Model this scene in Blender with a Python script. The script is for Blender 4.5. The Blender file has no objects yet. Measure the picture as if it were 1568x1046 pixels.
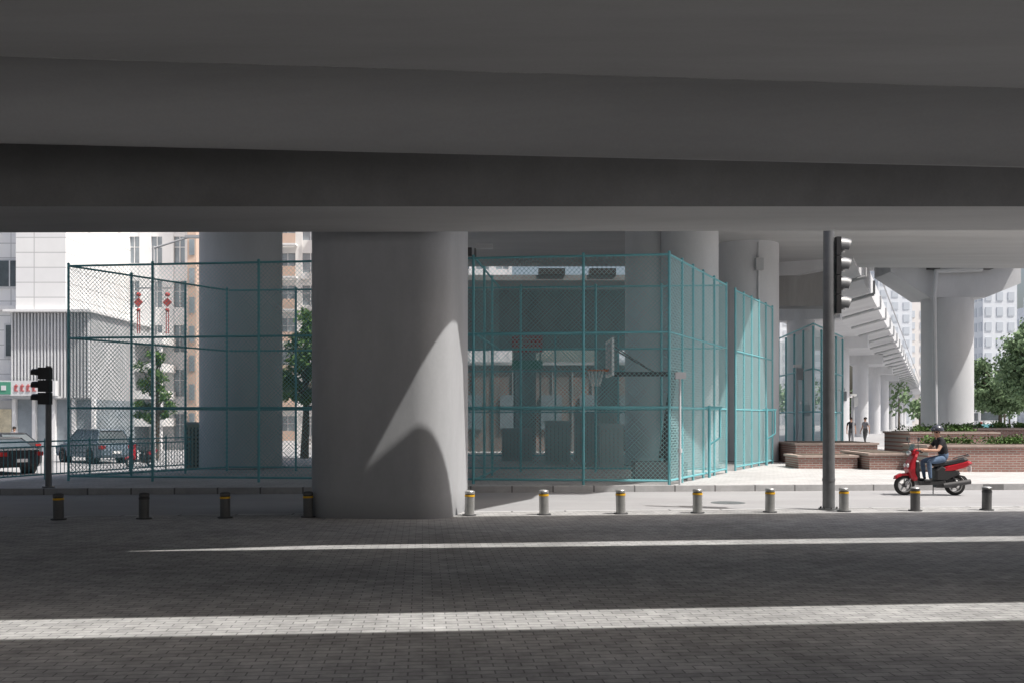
import bpy, math, random
from mathutils import Vector, Matrix
random.seed(7)
scene = bpy.context.scene
R = math.radians

# ------------------------------------------------------------------ materials
def _n(nt, t, **kw):
    n = nt.nodes.new(t)
    for k, v in kw.items(): setattr(n, k, v)
    return n
def nmat(name, col, rough=.85, var=.18, scale=2.0, bump=.15, streak=(1,1,1), spec=.3, metal=0.0, fine=60.0, var2=None, dirt=None):
    m = bpy.data.materials.new(name); m.use_nodes = True
    nt = m.node_tree; b = nt.nodes['Principled BSDF']
    b.inputs['Roughness'].default_value = rough
    b.inputs['Metallic'].default_value = metal
    b.inputs['Specular IOR Level'].default_value = spec
    tc = _n(nt, 'ShaderNodeTexCoord'); mp = _n(nt, 'ShaderNodeMapping')
    mp.inputs['Scale'].default_value = streak
    nt.links.new(tc.outputs['Object'], mp.inputs['Vector'])
    n1 = _n(nt, 'ShaderNodeTexNoise'); n1.inputs['Scale'].default_value = scale; n1.inputs['Detail'].default_value = 6; n1.inputs['Roughness'].default_value=.65
    n2 = _n(nt, 'ShaderNodeTexNoise'); n2.inputs['Scale'].default_value = fine; n2.inputs['Detail'].default_value = 3
    nt.links.new(mp.outputs[0], n1.inputs['Vector']); nt.links.new(tc.outputs['Object'], n2.inputs['Vector'])
    r = _n(nt, 'ShaderNodeMapRange'); r.inputs['From Min'].default_value=.3; r.inputs['From Max'].default_value=.7
    r.inputs['To Min'].default_value = 1-var; r.inputs['To Max'].default_value = 1+var
    nt.links.new(n1.outputs['Fac'], r.inputs['Value'])
    r2 = _n(nt, 'ShaderNodeMapRange'); r2.inputs['From Min'].default_value=.3; r2.inputs['From Max'].default_value=.7
    v2 = var*.5 if var2 is None else var2
    r2.inputs['To Min'].default_value = 1-v2; r2.inputs['To Max'].default_value = 1+v2
    nt.links.new(n2.outputs['Fac'], r2.inputs['Value'])
    mu = _n(nt, 'ShaderNodeMath', operation='MULTIPLY'); nt.links.new(r.outputs[0], mu.inputs[0]); nt.links.new(r2.outputs[0], mu.inputs[1])
    out = mu.outputs[0]
    if dirt:
        sp = _n(nt, 'ShaderNodeSeparateXYZ'); nt.links.new(tc.outputs['Object'], sp.inputs[0])
        ad = _n(nt, 'ShaderNodeMath', operation='MULTIPLY_ADD'); ad.inputs[1].default_value=-.5; nt.links.new(n1.outputs['Fac'], ad.inputs[0]); nt.links.new(sp.outputs['Z'], ad.inputs[2])
        rr = _n(nt, 'ShaderNodeMapRange'); rr.inputs['From Min'].default_value=-.3; rr.inputs['From Max'].default_value=.15; rr.inputs['To Min'].default_value=dirt; rr.inputs['To Max'].default_value=1
        nt.links.new(ad.outputs[0], rr.inputs['Value'])
        m3 = _n(nt, 'ShaderNodeMath', operation='MULTIPLY'); nt.links.new(out, m3.inputs[0]); nt.links.new(rr.outputs[0], m3.inputs[1]); out = m3.outputs[0]
    vm = _n(nt, 'ShaderNodeVectorMath', operation='SCALE'); vm.inputs[0].default_value = col[:3]
    nt.links.new(out, vm.inputs['Scale']); nt.links.new(vm.outputs[0], b.inputs['Base Color'])
    if bump > 0:
        bp = _n(nt, 'ShaderNodeBump'); bp.inputs['Strength'].default_value = bump; bp.inputs['Distance'].default_value=.02
        nt.links.new(n2.outputs['Fac'], bp.inputs['Height']); nt.links.new(bp.outputs[0], b.inputs['Normal'])
    return m
def brickmat(name, c1, c2, mortar, bw, rh, ms, rot=(0,0,0), rough=.85, off=.5, bump=.4, big=.2, bigscale=.5, mid=None):
    m = bpy.data.materials.new(name); m.use_nodes = True
    nt = m.node_tree; b = nt.nodes['Principled BSDF']; b.inputs['Roughness'].default_value = rough
    b.inputs['Specular IOR Level'].default_value = .25
    tc = _n(nt, 'ShaderNodeTexCoord'); mp = _n(nt, 'ShaderNodeMapping'); mp.inputs['Rotation'].default_value = rot
    nt.links.new(tc.outputs['Object'], mp.inputs['Vector'])
    br = _n(nt, 'ShaderNodeTexBrick'); br.offset = off
    br.inputs['Scale'].default_value = 1; br.inputs['Brick Width'].default_value = bw; br.inputs['Row Height'].default_value = rh
    br.inputs['Mortar Size'].default_value = ms; br.inputs['Color1'].default_value = (*c1,1); br.inputs['Color2'].default_value = (*c2,1); br.inputs['Mortar'].default_value = (*mortar,1)
    nt.links.new(mp.outputs[0], br.inputs['Vector'])
    n1 = _n(nt, 'ShaderNodeTexNoise'); n1.inputs['Scale'].default_value = bigscale; n1.inputs['Detail'].default_value = 7; n1.inputs['Roughness'].default_value=.7
    nt.links.new(tc.outputs['Object'], n1.inputs['Vector'])
    r = _n(nt, 'ShaderNodeMapRange'); r.inputs['From Min'].default_value=.3; r.inputs['From Max'].default_value=.7
    r.inputs['To Min'].default_value = 1-big; r.inputs['To Max'].default_value = 1+big
    nt.links.new(n1.outputs['Fac'], r.inputs['Value'])
    fac = r.outputs[0]
    if mid:
        n2 = _n(nt, 'ShaderNodeTexNoise'); n2.inputs['Scale'].default_value = 4.5; n2.inputs['Detail'].default_value = 8; n2.inputs['Roughness'].default_value=.75
        nt.links.new(tc.outputs['Object'], n2.inputs['Vector'])
        r2 = _n(nt, 'ShaderNodeMapRange'); r2.inputs['From Min'].default_value=.32; r2.inputs['From Max'].default_value=.62
        r2.inputs['To Min'].default_value = 1-mid; r2.inputs['To Max'].default_value = 1+mid*.4
        nt.links.new(n2.outputs['Fac'], r2.inputs['Value'])
        mm_ = _n(nt, 'ShaderNodeMath', operation='MULTIPLY'); nt.links.new(fac, mm_.inputs[0]); nt.links.new(r2.outputs[0], mm_.inputs[1]); fac = mm_.outputs[0]
    vm = _n(nt, 'ShaderNodeVectorMath', operation='SCALE')
    nt.links.new(br.outputs['Color'], vm.inputs[0]); nt.links.new(fac, vm.inputs['Scale']); nt.links.new(vm.outputs[0], b.inputs['Base Color'])
    bp = _n(nt, 'ShaderNodeBump'); bp.inputs['Strength'].default_value = bump; bp.inputs['Distance'].default_value=.01; bp.invert = True
    nt.links.new(br.outputs['Fac'], bp.inputs['Height']); nt.links.new(bp.outputs[0], b.inputs['Normal'])
    return m

SL = math.atan(.09)
M = {}
M['soffit'] = nmat('deck_concrete', (.48,.483,.487), var=.09, scale=.8, streak=(.2,1.6,1), bump=.04, fine=25, var2=.02)
M['haunch'] = nmat('shaded_haunch_concrete', (.36,.362,.365), var=.09, scale=.8, streak=(.2,1.6,1), bump=.04, fine=25, var2=.02)  # darker copy of the deck concrete: haunch shade put into the base colour
M['soffit2'] = nmat('girder_concrete', (.48,.482,.485), var=.10, scale=.9, streak=(.2,1.2,1), bump=.04, fine=25, var2=.02)
M['web'] = nmat('shaded_stained_web', (.20,.20,.20), var=.2, scale=.9, streak=(.5,1.2,.4), bump=.04, fine=25, var2=.03)  # web shade put into the base colour; the noise adds stain streaks
M['pillar'] = nmat('pillar_concrete', (.43,.437,.45), var=.09, scale=1.3, streak=(1,1,.35), bump=.06, fine=14, var2=.015, dirt=.72)
M['cpale'] = nmat('pale_concrete', (.56,.57,.585), var=.08, scale=.7, streak=(1,1,.4), bump=.05, fine=20, var2=.02)
M['cdark'] = nmat('weathered_concrete', (.30,.30,.30), var=.25, scale=.8, streak=(1,1,.15), bump=.1)
M['paver'] = brickmat('brick_paving', (.43,.427,.42), (.34,.338,.335), (.20,.20,.20), .20, .10, .006, rot=(0,0,-SL), big=.28, bigscale=.4, bump=.3, mid=.30)
M['asphalt'] = nmat('asphalt', (.32,.32,.327), var=.12, scale=.5, streak=(.5,1,1), bump=.2, fine=90, rough=.9)
M['ground'] = nmat('ground_asphalt', (.33,.33,.335), var=.12, scale=.2, bump=.1, rough=.95)
M['sidewalk'] = brickmat('sidewalk_paving', (.50,.495,.49), (.44,.435,.43), (.32,.32,.32), .4, .2, .01, rot=(0,0,-.07), big=.14, mid=.12)
M['kerb'] = brickmat('kerb_stone', (.44,.44,.44), (.36,.36,.36), (.16,.16,.16), 1.0, 5.0, .02, off=0, big=.2, bigscale=2)
M['teal'] = nmat('teal_paint', (.15,.42,.46), rough=.5, var=.1, scale=4, bump=0, spec=.5)
M['tealwire'] = nmat('teal_wire', (.30,.52,.54), rough=.5, var=.08, scale=2, bump=0)
M['steel'] = nmat('grey_steel', (.17,.175,.18), rough=.45, var=.1, scale=6, bump=0, spec=.5, metal=.3)
M['galv'] = nmat('brushed_bollard', (.42,.42,.41), rough=.38, var=.12, scale=8, bump=0, metal=.55)
M['galvshade'] = nmat('shaded_bollard', (.15,.15,.15), rough=.5, var=.12, scale=8, bump=0, metal=.3)  # darker copy of the bollard metal: shade put into the colour
M['black'] = nmat('black_plastic', (.025,.025,.026), rough=.45, var=.1, bump=0, spec=.5)
M['dark'] = nmat('dark_grey', (.08,.08,.082), rough=.6, var=.15, bump=0)
M['yellow'] = nmat('reflective_yellow', (.75,.42,.03), rough=.5, var=.15, scale=10, bump=0)
M['white'] = nmat('white_paint', (.80,.80,.79), rough=.5, var=.05, bump=0)
M['wall'] = brickmat('white_panel_facade', (.82,.82,.81), (.79,.79,.79), (.52,.52,.52), 2.4, .9, .03, rot=(R(90),0,0), off=0, bump=.1, big=.04)
M['wall2'] = nmat('pale_render', (.76,.76,.76), var=.06, scale=.5, bump=0)
M['wall3'] = nmat('grey_render', (.62,.63,.64), var=.06, scale=.5, bump=0)
M['cream'] = nmat('cream_render', (.74,.73,.71), var=.06, scale=.5, bump=0)
M['orange'] = nmat('orange_render', (.62,.47,.38), var=.08, scale=.5, bump=0)
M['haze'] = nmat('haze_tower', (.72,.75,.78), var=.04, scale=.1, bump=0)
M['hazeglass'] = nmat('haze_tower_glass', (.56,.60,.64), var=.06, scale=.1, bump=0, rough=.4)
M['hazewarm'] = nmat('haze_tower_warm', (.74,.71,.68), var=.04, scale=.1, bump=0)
M['glass'] = nmat('window_glass', (.09,.11,.12), rough=.12, var=.4, scale=.6, bump=0, spec=.8)
M['glassfar'] = nmat('window_glass_far', (.26,.30,.33), rough=.15, var=.3, scale=.6, bump=0, spec=.8)
M['redsign'] = nmat('red_sign', (.50,.09,.09), rough=.5, var=.08, bump=0)
M['redknot'] = nmat('red_knot', (.50,.10,.09), rough=.5, var=.08, bump=0)
M['greensign'] = nmat('green_sign', (.08,.28,.19), rough=.5, var=.08, bump=0)
M['poster'] = nmat('poster_yellow', (.65,.58,.42), rough=.6, var=.3, scale=2, bump=0)
M['brick'] = brickmat('red_brick', (.33,.18,.15), (.27,.145,.12), (.36,.33,.30), .24, .075, .012, rot=(R(90),0,0), big=.15)
M['brown'] = nmat('brown_wall_tiles', (.26,.20,.18), var=.15, scale=1.2, bump=0)
M['cope'] = nmat('coping_stone', (.40,.32,.28), var=.15, scale=5)
M['slat'] = nmat('grey_slat', (.42,.43,.44), var=.08, bump=0)
M['leaf'] = nmat('leaf_green', (.085,.16,.04), var=.55, scale=1.3, bump=0, rough=.7, fine=6)
M['leaf2'] = nmat('leaf_green_haze', (.17,.25,.13), var=.4, scale=.7, bump=0, rough=.8, fine=3)  # paler green for far foliage, distance haze put into the colour
M['bark'] = nmat('bark', (.12,.10,.08), var=.3, scale=8)
M['redpaint'] = nmat('scooter_red', (.38,.012,.022), rough=.3, var=.04, bump=0, spec=.5)
M['rubber'] = nmat('rubber', (.03,.03,.03), rough=.8, var=.1, bump=0)
M['chrome'] = nmat('chrome', (.5,.5,.5), rough=.3, var=.05, bump=0, metal=.9)
M['skin'] = nmat('skin', (.48,.28,.20), rough=.6, var=.06, scale=10, bump=0)
M['shirt'] = nmat('black_tshirt', (.022,.022,.025), rough=.9, var=.25, scale=9, bump=.1)
M['jeans'] = nmat('blue_jeans', (.10,.15,.23), rough=.9, var=.25, scale=9, bump=.1)
M['greycloth'] = nmat('grey_cloth', (.25,.25,.27), rough=.9, var=.2, scale=9, bump=0)
M['hair'] = nmat('black_hair', (.015,.012,.01), rough=.6, var=.2, bump=0)
M['helmet'] = nmat('helmet_dark', (.05,.055,.07), rough=.25, var=.1, bump=0, spec=.6)
M['carblack'] = nmat('car_paint_black', (.02,.021,.024), rough=.2, var=.05, bump=0, spec=.7)
M['carblue'] = nmat('car_paint_blue_grey', (.12,.16,.20), rough=.25, var=.05, bump=0, spec=.7)
M['lamp_red'] = nmat('tail_lamp_red', (.3,.02,.02), rough=.3, bump=0)
M['beige'] = nmat('beige_cabinet', (.42,.40,.32), rough=.6, var=.1, bump=0)
M['orangerim'] = nmat('rim_orange', (.75,.20,.05), rough=.5, bump=0)
M['joint'] = nmat('joint_line', (.36,.36,.36), var=.35, scale=1.5, bump=0)

# ------------------------------------------------------------------ mesh builder
class MB:
    def __init__(s): s.v=[]; s.f=[]; s.m=[]; s.sm=[]; s.mats=[]
    def add(s, vs, fs, mat, smooth=False, T=None):
        if mat not in s.mats: s.mats.append(mat)
        mi = s.mats.index(mat); o = len(s.v)
        for p in vs:
            p = Vector(p)
            if T is not None: p = T @ p
            s.v.append(p)
        for f in fs:
            s.f.append([i+o for i in f]); s.m.append(mi); s.sm.append(smooth)
    def box(s, c, size, mat, rz=0, T=None, rot=None):
        x,y,z = [a/2 for a in size]
        vs = [Vector((i*x,j*y,k*z)) for k in (-1,1) for j in (-1,1) for i in (-1,1)]
        Rm = Matrix.Rotation(rz,3,'Z') if rot is None else rot
        vs = [Rm@v + Vector(c) for v in vs]
        s.add(vs, [(0,2,3,1),(4,5,7,6),(0,1,5,4),(2,6,7,3),(0,4,6,2),(1,3,7,5)], mat, False, T)
    def bb(s, x0,x1,y0,y1,z0,z1, mat, T=None):
        s.box(((x0+x1)/2,(y0+y1)/2,(z0+z1)/2),(abs(x1-x0),abs(y1-y0),abs(z1-z0)),mat,T=T)
    def cyl(s, p, q, r0, r1, mat, n=16, caps=True, smooth=True, T=None):
        p=Vector(p); q=Vector(q); d=(q-p).normalized()
        a = d.orthogonal().normalized(); b = d.cross(a)
        vs=[]
        for (c,r) in ((p,r0),(q,r1)):
            for i in range(n):
                t=2*math.pi*i/n; vs.append(c+a*(r*math.cos(t))+b*(r*math.sin(t)))
        s.add(vs, [(i,(i+1)%n,n+(i+1)%n,n+i) for i in range(n)], mat, smooth, T)
        if caps:
            s.add(vs[:n], [list(range(n))[::-1]], mat, False, T); s.add(vs[n:], [list(range(n))], mat, False, T)
    def tube(s, pts, r, mat, n=8, T=None):
        for a,b in zip(pts[:-1],pts[1:]): s.cyl(a,b,r,r,mat,n,True,True,T)
        for a in pts[1:-1]: s.ell(a,(r,r,r),mat,8,4,T)
    def ell(s, c, rad, mat, seg=16, rings=8, T=None, rot=None, zmin=-1.0):
        vs=[]; c=Vector(c)
        t0=-math.pi/2 if zmin<=-1 else math.asin(zmin)
        for j in range(rings+1):
            t=t0+(math.pi/2-t0)*j/rings
            for i in range(seg):
                a=2*math.pi*i/seg
                p=Vector((rad[0]*math.cos(t)*math.cos(a),rad[1]*math.cos(t)*math.sin(a),rad[2]*math.sin(t)))
                if rot is not None: p=rot@p
                vs.append(c+p)
        s.add(vs, [(j*seg+i,j*seg+(i+1)%seg,(j+1)*seg+(i+1)%seg,(j+1)*seg+i) for j in range(rings) for i in range(seg)], mat, True, T)
    def loft(s, rings, mat, smooth=True, caps=True, T=None, closed=True):
        n=len(rings[0]); vs=[p for r in rings for p in r]
        rng = range(n) if closed else range(n-1)
        s.add(vs, [(j*n+i,j*n+(i+1)%n,(j+1)*n+(i+1)%n,(j+1)*n+i) for j in range(len(rings)-1) for i in rng], mat, smooth, T)
        if caps:
            s.add(rings[0],[list(range(n))[::-1]],mat,False,T); s.add(rings[-1],[list(range(n))],mat,False,T)
    def slab_y(s, prof, w, mat, inset=.88, T=None, yc=0, smooth=False):
        cx=sum(p[0] for p in prof)/len(prof); cz=sum(p[1] for p in prof)/len(prof)
        rings=[]
        for y,k in ((-w,inset),(-w*.8,1),(w*.8,1),(w,inset)):
            rings.append([(cx+(x-cx)*k,yc+y,cz+(z-cz)*k) for x,z in prof])
        s.loft(rings,mat,smooth,True,T)
    def poly(s, pts, z0, z1, mat, T=None):
        n=len(pts); vs=[(x,y,z0) for x,y in pts]+[(x,y,z1) for x,y in pts]
        s.add(vs,[list(range(n))[::-1],list(range(n,2*n))]+[(i,(i+1)%n,n+(i+1)%n,n+i) for i in range(n)],mat,False,T)
    def obj(s, name, parent=None, loc=None, rz=0, scale=1):
        me=bpy.data.meshes.new(name); me.from_pydata([tuple(v) for v in s.v],[],s.f)
        for m in s.mats: me.materials.append(M[m])
        me.polygons.foreach_set('material_index',s.m); me.polygons.foreach_set('use_smooth',s.sm); me.update()
        o=bpy.data.objects.new(name,me); scene.collection.objects.link(o)
        if parent: o.parent=parent
        if loc: o.location=loc
        o.rotation_euler=(0,0,rz); o.scale=(scale,)*3
        return o
def empty(name, loc=(0,0,0), rz=0, scale=1):
    e=bpy.data.objects.new(name,None); scene.collection.objects.link(e); e.location=loc; e.rotation_euler=(0,0,rz); e.scale=(scale,)*3
    e.empty_display_size=.1
    return e

# ------------------------------------------------------------------ camera
H=1.75
cam=bpy.data.cameras.new('camera'); cam.lens=35; cam.sensor_width=36; cam.shift_y=.0746; cam.clip_end=3000; cam.clip_start=.05
co=bpy.data.objects.new('camera',cam); scene.collection.objects.link(co); co.location=(0,0,H); co.rotation_euler=(R(90),0,0); scene.camera=co

# ------------------------------------------------------------------ light
EL=R(60); AZ=R(66)
sdir=Vector((math.sin(AZ)*math.cos(EL),-math.cos(AZ)*math.cos(EL),math.sin(EL)))
su=bpy.data.lights.new('sun','SUN'); su.energy=5; su.angle=R(.7); su.color=(1,.965,.92)
so=bpy.data.objects.new('sun',su); scene.collection.objects.link(so); so.rotation_euler=sdir.to_track_quat('Z','Y').to_euler()
w=bpy.data.worlds.new('World'); scene.world=w; w.use_nodes=True
nt=w.node_tree; bg=nt.nodes['Background']; sk=nt.nodes.new('ShaderNodeTexSky'); sk.sky_type='NISHITA'; sk.sun_disc=False
sk.sun_elevation=EL; sk.sun_rotation=math.atan2(sdir.x,sdir.y); sk.dust_density=6; sk.air_density=1.0; sk.ozone_density=.6
nt.links.new(sk.outputs[0],bg.inputs[0]); bg.inputs[1].default_value=.15
scene.view_settings.view_transform='Standard'; scene.view_settings.look='None'; scene.view_settings.exposure=0

# ------------------------------------------------------------------ ground
def sm(t): t=max(0,min(1,t)); return t*t*(3-2*t)
ROADZ=-.05
def gz(x,y): return -.10-.34*sm((y-27)/9)*sm((-x-11)/4)
me=bpy.data.meshes.new('ground'); xs=[-1500,-400,-120,-60]+[-50+i*1.0 for i in range(70)]+[30,60,120,400,1500]
ys=[-300,-60,0]+[20+i*1.0 for i in range(60)]+[120,300,800,2500]
vs=[(x,y,gz(x,y)) for y in ys for x in xs]; nx=len(xs)
fs=[(j*nx+i,j*nx+i+1,(j+1)*nx+i+1,(j+1)*nx+i) for j in range(len(ys)-1) for i in range(nx-1)]
me.from_pydata(vs,[],fs); me.materials.append(M['ground']); o=bpy.data.objects.new('ground',me); scene.collection.objects.link(o)

b=MB(); b.poly([(-70,-30),(70,-30),(70,18.55+7.7),(-70,18.55-7.7)],-.3,0,'paver'); b.obj('brick_pavement')
b=MB(); b.poly([(-70,18.75-7.7),(70,18.75+7.7),(70,24.15+4.9),(-70,24.15-4.9)],-.3,ROADZ,'asphalt')
b.obj('road')
b=MB(); b.poly([(-70,18.554-7.7),(70,18.554+7.7),(70,18.746+7.7),(-70,18.746-7.7)],-.3,.004,'kerb'); b.obj('near_kerb')
b=MB(); b.poly([(-70,24.154-4.9),(70,24.154+4.9),(70,24.35+4.9),(-70,24.35-4.9)],-.3,.10,'kerb'); b.obj('far_kerb')
b=MB(); b.poly([(-14,23.374),(70,24.354+4.9),(70,60),(11,58),(-7,48),(-9.5,36),(-13,30)],-.3,.08,'sidewalk'); b.obj('sidewalk')
b=MB(); b.cyl((4.6,21.2,ROADZ),(4.6,21.2,ROADZ+.006),.36,.36,'steel',28); b.obj('manhole_cover')

# ------------------------------------------------------------------ overhead viaduct girders
RT=Matrix.Rotation(SL,4,'Z')
b=MB(); b.loft([[RT@Vector((x,y,z)) for y,z in [(-12,5.6),(6.35,5.6),(6.35,6.6),(-12,6.6)]] for x in (-45,45)],'soffit',False); b.obj('viaduct_girder')
hp=[(7.42,5.6),(10.3,5.6),(11.02,5.585),(11.32,5.54),(11.52,5.45),(11.66,5.34),(11.77,5.20),(11.85,5.06),(11.92,4.91),(11.96,4.91),(11.96,5.45),(10.9,6.6),(7.42,6.6)]
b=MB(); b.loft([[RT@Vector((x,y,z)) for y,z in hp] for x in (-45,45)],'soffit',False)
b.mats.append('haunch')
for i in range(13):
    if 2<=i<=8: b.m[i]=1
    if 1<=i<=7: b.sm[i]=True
b.box((0,11.02,5.583),(90,.010,.006),'joint',T=RT)
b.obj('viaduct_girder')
b=MB()
def slit_edge(x):  # unseen girder edge, bent so the sun stripe on the paving tapers
    if x<-1.0: open_=-.19+(x+1.0)*.3
    elif x<1.5: open_=-.19+(x+1.0)*.15
    else: open_=.185+.012*(x-1.5)
    return 12.08+max(-.9,open_)
rings=[]
for x in (-45,-6,-4,-3,-1.8,-1,0,1,1.5,5,10,45):
    pr=[(14.30,4.77),(16.24,4.77),(16.24,5.35),(15.94,6.4),(slit_edge(x)-.0,6.4),(slit_edge(x),5.75),(14.12,5.62)]
    rings.append([RT@Vector((x,y,z+.019*x)) for y,z in pr])
b.loft(rings,'soffit2',False,True)
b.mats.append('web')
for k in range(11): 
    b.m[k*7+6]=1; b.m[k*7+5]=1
b.obj('viaduct_girder')
b=MB(); b.poly([(-40,14.9),(.35,15.5),(.6,17.4),(1.05,17.75),(2.6,17.6),(3.9,20.7),(4.4,24.5),(-40,24.5)],6.5,7.5,'soffit'); b.obj('overpass_deck')  # unseen deck, outline shaped to cast the slanted shadow edge on the pillar
b=MB(); b.poly([(-6,21.5),(6.25,21.5),(9.4,26),(9.8,34),(45,38),(45,46),(9,44.5),(-6,44.5)],8.5,9.9,'soffit'); b.obj('overpass_deck')
b=MB(); b.poly([(-14,22.5),(-6.003,22.5),(-6.003,37),(-14,37)],9.6,10.9,'soffit'); b.obj('overpass_deck')

# ------------------------------------------------------------------ pillars
def rsq(h,r,rot,cx,cy,z,n=10):
    pts=[]
    for k,(sx,sy) in enumerate(((1,1),(-1,1),(-1,-1),(1,-1))):
        for i in range(n+1):
            a=math.pi/2*k+math.pi/2*i/n
            pts.append(((h-r)*sx+r*math.cos(a),(h-r)*sy+r*math.sin(a)))
    c,s_=math.cos(rot),math.sin(rot)
    return [(cx+x*c-y*s_,cy+x*s_+y*c,z) for x,y in pts]
b=MB(); b.loft([rsq(1.29,.60,-R(8),-2.23,18.6,z) for z in (0,.02,6.5)],'pillar'); 
b.obj('viaduct_pillar')
def round_pillar(x,y,r,z1,z0=.0,mat='cpale',extra=None):
    b=MB(); b.cyl((x,y,z0),(x,y,z1),r,r,mat,48)
    b.cyl((x,y,z0),(x,y,z0+.12),r+.04,r+.04,'cdark',48)
    if extra: extra(b)
    return b.obj('viaduct_pillar')
round_pillar(-9.14,33.6,1.36,9.6)
round_pillar(5.0,35.2,1.0,8.5); round_pillar(6.1,34.2,.98,8.5)
def ex(b):
    b.tube([(9.35,37.75,8.4),(9.35,37.75,6.2)],.05,'cpale'); b.box((9.35,37.65,7.55),(.28,.25,.45),'slat')
round_pillar(9.2,39,1.22,8.5,extra=ex)
def ex2(b):
    prof=[(18.6,9.45),(25.0,9.45),(25.0,8.35),(23.3,7.66),(20.5,7.66),(18.6,8.9)]
    b.loft([[(x,48.9,z) for x,z in prof],[(x,51.1,z) for x,z in prof]],'cpale',False)
    b.box((20.6,48.7,9.2),(.5,.5,.4),'dark'); b.box((23.2,48.7,9.2),(.5,.5,.4),'dark')
    b.tube([(22.9,48.6,9.6),(22.9,48.6,9.0),(20.7,48.6,8.9),(20.6,48.6,7.6),(20.75,48.75,.3)],.12,'cpale')
round_pillar(21.85,50,1.23,7.66,extra=ex2)
b=MB(); b.poly([(15,46.5),(24.9,47.2),(24.9,53),(15,53)],9.55,11,'cpale'); b.bb(15,24.9,46.2,46.5,10.2,11.2,'cpale'); b.obj('overpass_deck')
d=Vector((.424,1,0)).normalized(); nrm=Vector((d.y,-d.x,0))
b=MB(); st=Vector((14.4,42,0)); W=6.5
rings=[]
for t in (0,60,120,200,330):
    c=st+d*t
    pr=[(0,8.35),(0,9.5),(-W,9.5),(-W,8.35),(-W*.8,7.9),(-W*.35,7.9)]
    rings.append([c+nrm*a+Vector((0,0,z)) for a,z in pr])
b.loft(rings,'cpale',False)
for i in range(26):
    c=st+d*(4+i*7)
    b.cyl(c+nrm*.25+Vector((0,0,8.2)),c+nrm*-1.9+Vector((0,0,7.65)),.09,.09,'slat',6)
    b.cyl(c+nrm*.25+Vector((0,0,8.2)),c+nrm*.25+Vector((0,0,8.9)),.06,.06,'slat',6)
for i in range(9):
    c=st+d*(12+i*24)-nrm*(W*.55)
    b.cyl(c+Vector((0,0,-.1)),c+Vector((0,0,7.95)),.75,.75,'cpale',20)
    b.box((c.x,c.y,7.5),(4.2,1.4,.9),'cpale',rz=-math.atan(.424))
b.tube([st+nrm*.1+Vector((0,0,9.5+.9)),st+d*250+nrm*.1+Vector((0,0,9.5+.9))],.05,'slat')
b.obj('elevated_viaduct')
b=MB(); b.bb(-4,8.2,45,46.4,4.9,8.2,'cdark'); b.bb(-4,8.2,44.6,45,7.5,7.9,'soffit2'); 
for x in (-2.6,1.8,4.1,6.3): b.box((x,45.3,8.35),(1.2,.7,.29),'dark')
b.bb(8.4,14.3,43.2,44.4,6.6,8.2,'cdark')
for x in (9.3,10.6,12.0,13.2): b.box((x,43.8,8.35),(.6,.5,.28),'black')
for x in (-3.2,.6,4.4,7.6): b.cyl((x,45.7,0),(x,45.7,4.9),.5,.5,'cdark',20)
b.obj('ramp_girder')
b=MB(); b.bb(-5,7.5,50,50.4,-.1,4.4,'brown')
for i in range(13): b.bb(-5+i*1.0,-4.94+i*1.0,49.93,50,-.1,4.45,'cdark')
for i in range(6): b.bb(-4.6+i*2.0,-3.5+i*2.0,49.9,49.96,1.2,2.9,'glassfar')
b.bb(-5,7.5,49.86,50.45,4.4,4.55,'slat'); b.obj('boundary_wall')

# ------------------------------------------------------------------ chain link fences
def fence(name, segs, zb, zt, rails, wire=True, pitch=.115, ww=.0048, pr=.036):
    b=MB()
    for p0,p1,fr in segs:
        p0=Vector((*p0,0)); p1=Vector((*p1,0)); L=(p1-p0).length; dd=(p1-p0)/L; up=Vector((0,0,1))
        for f in fr:
            q=p0+dd*(L*f); b.cyl(q+up*.08,q+up*(zt+.04),pr,pr,'teal',8)
            b.ell(q+up*(zt+.05),(pr*1.2,)*3,'teal',8,4)
        for z in rails: b.cyl(p0+up*z,p1+up*z,pr*.8,pr*.8,'teal',6)
        if wire:
            Hh=zt-zb; hw=ww*.7071
            for sg in (1,-1):
                c=-Hh
                while c<L:
                    t0=max(0,-c); t1=min(Hh,L-c)
                    if t1-t0>.02:
                        def P(t,o):
                            s_=c+t; s_=s_ if sg>0 else L-s_
                            return p0+dd*(s_+ (o*hw if sg>0 else -o*hw))+up*(zb+t-o*hw)
                        b.add([P(t0,-1),P(t0,1),P(t1,1),P(t1,-1)],[(0,1,2,3)],'tealwire')
                    c+=pitch
    return b.obj(name)
RL=[.2,2.02,3.88,5.8]
fr_=[0,.149,.333,.51,.69,.866,1.0]
fence('court_fence',[((-11.85,26.6),(3.9,24.7),fr_)],.2,5.8,RL)
fence('court_fence',[((3.93,24.75),(6.54,30.4),[.18,.36,.54,.75,1])],.2,5.8,RL,pitch=.13,ww=.012)
fence('court_fence',[((7.1,31.65),(9.6,36.7),[0,.2,.4,.6,.8,1])],.2,5.8,RL,pitch=.13,ww=.012)
fence('court_fence',[((-11.82,26.65),(-9.05,31.6),[.35,.7,1])],.2,5.8,RL)
fence('court_fence',[((-9.0,31.65),(6.45,30.5),[.14,.3,.45,.6,.75,.88])],.2,5.8,RL)
fence('court_fence',[((-.93,25.35),(-.4,30.85),[.33,.66])],.2,5.8,RL,pitch=.14)
fence('court_fence',[((13.65,51),(12.95,42.8),[0,.25,.5,.75,1]),((12.95,42.8),(16.6,50),[.25,.5,.75,1])],.2,5.6,RL,pitch=.16,ww=.014,pr=.05)
fence('court_fence',[((-6,42),(7,41),[0,.2,.4,.6,.8,1])],.2,5.2,[.2,2.0,3.7,5.2],pitch=.16,ww=.007)
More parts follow.
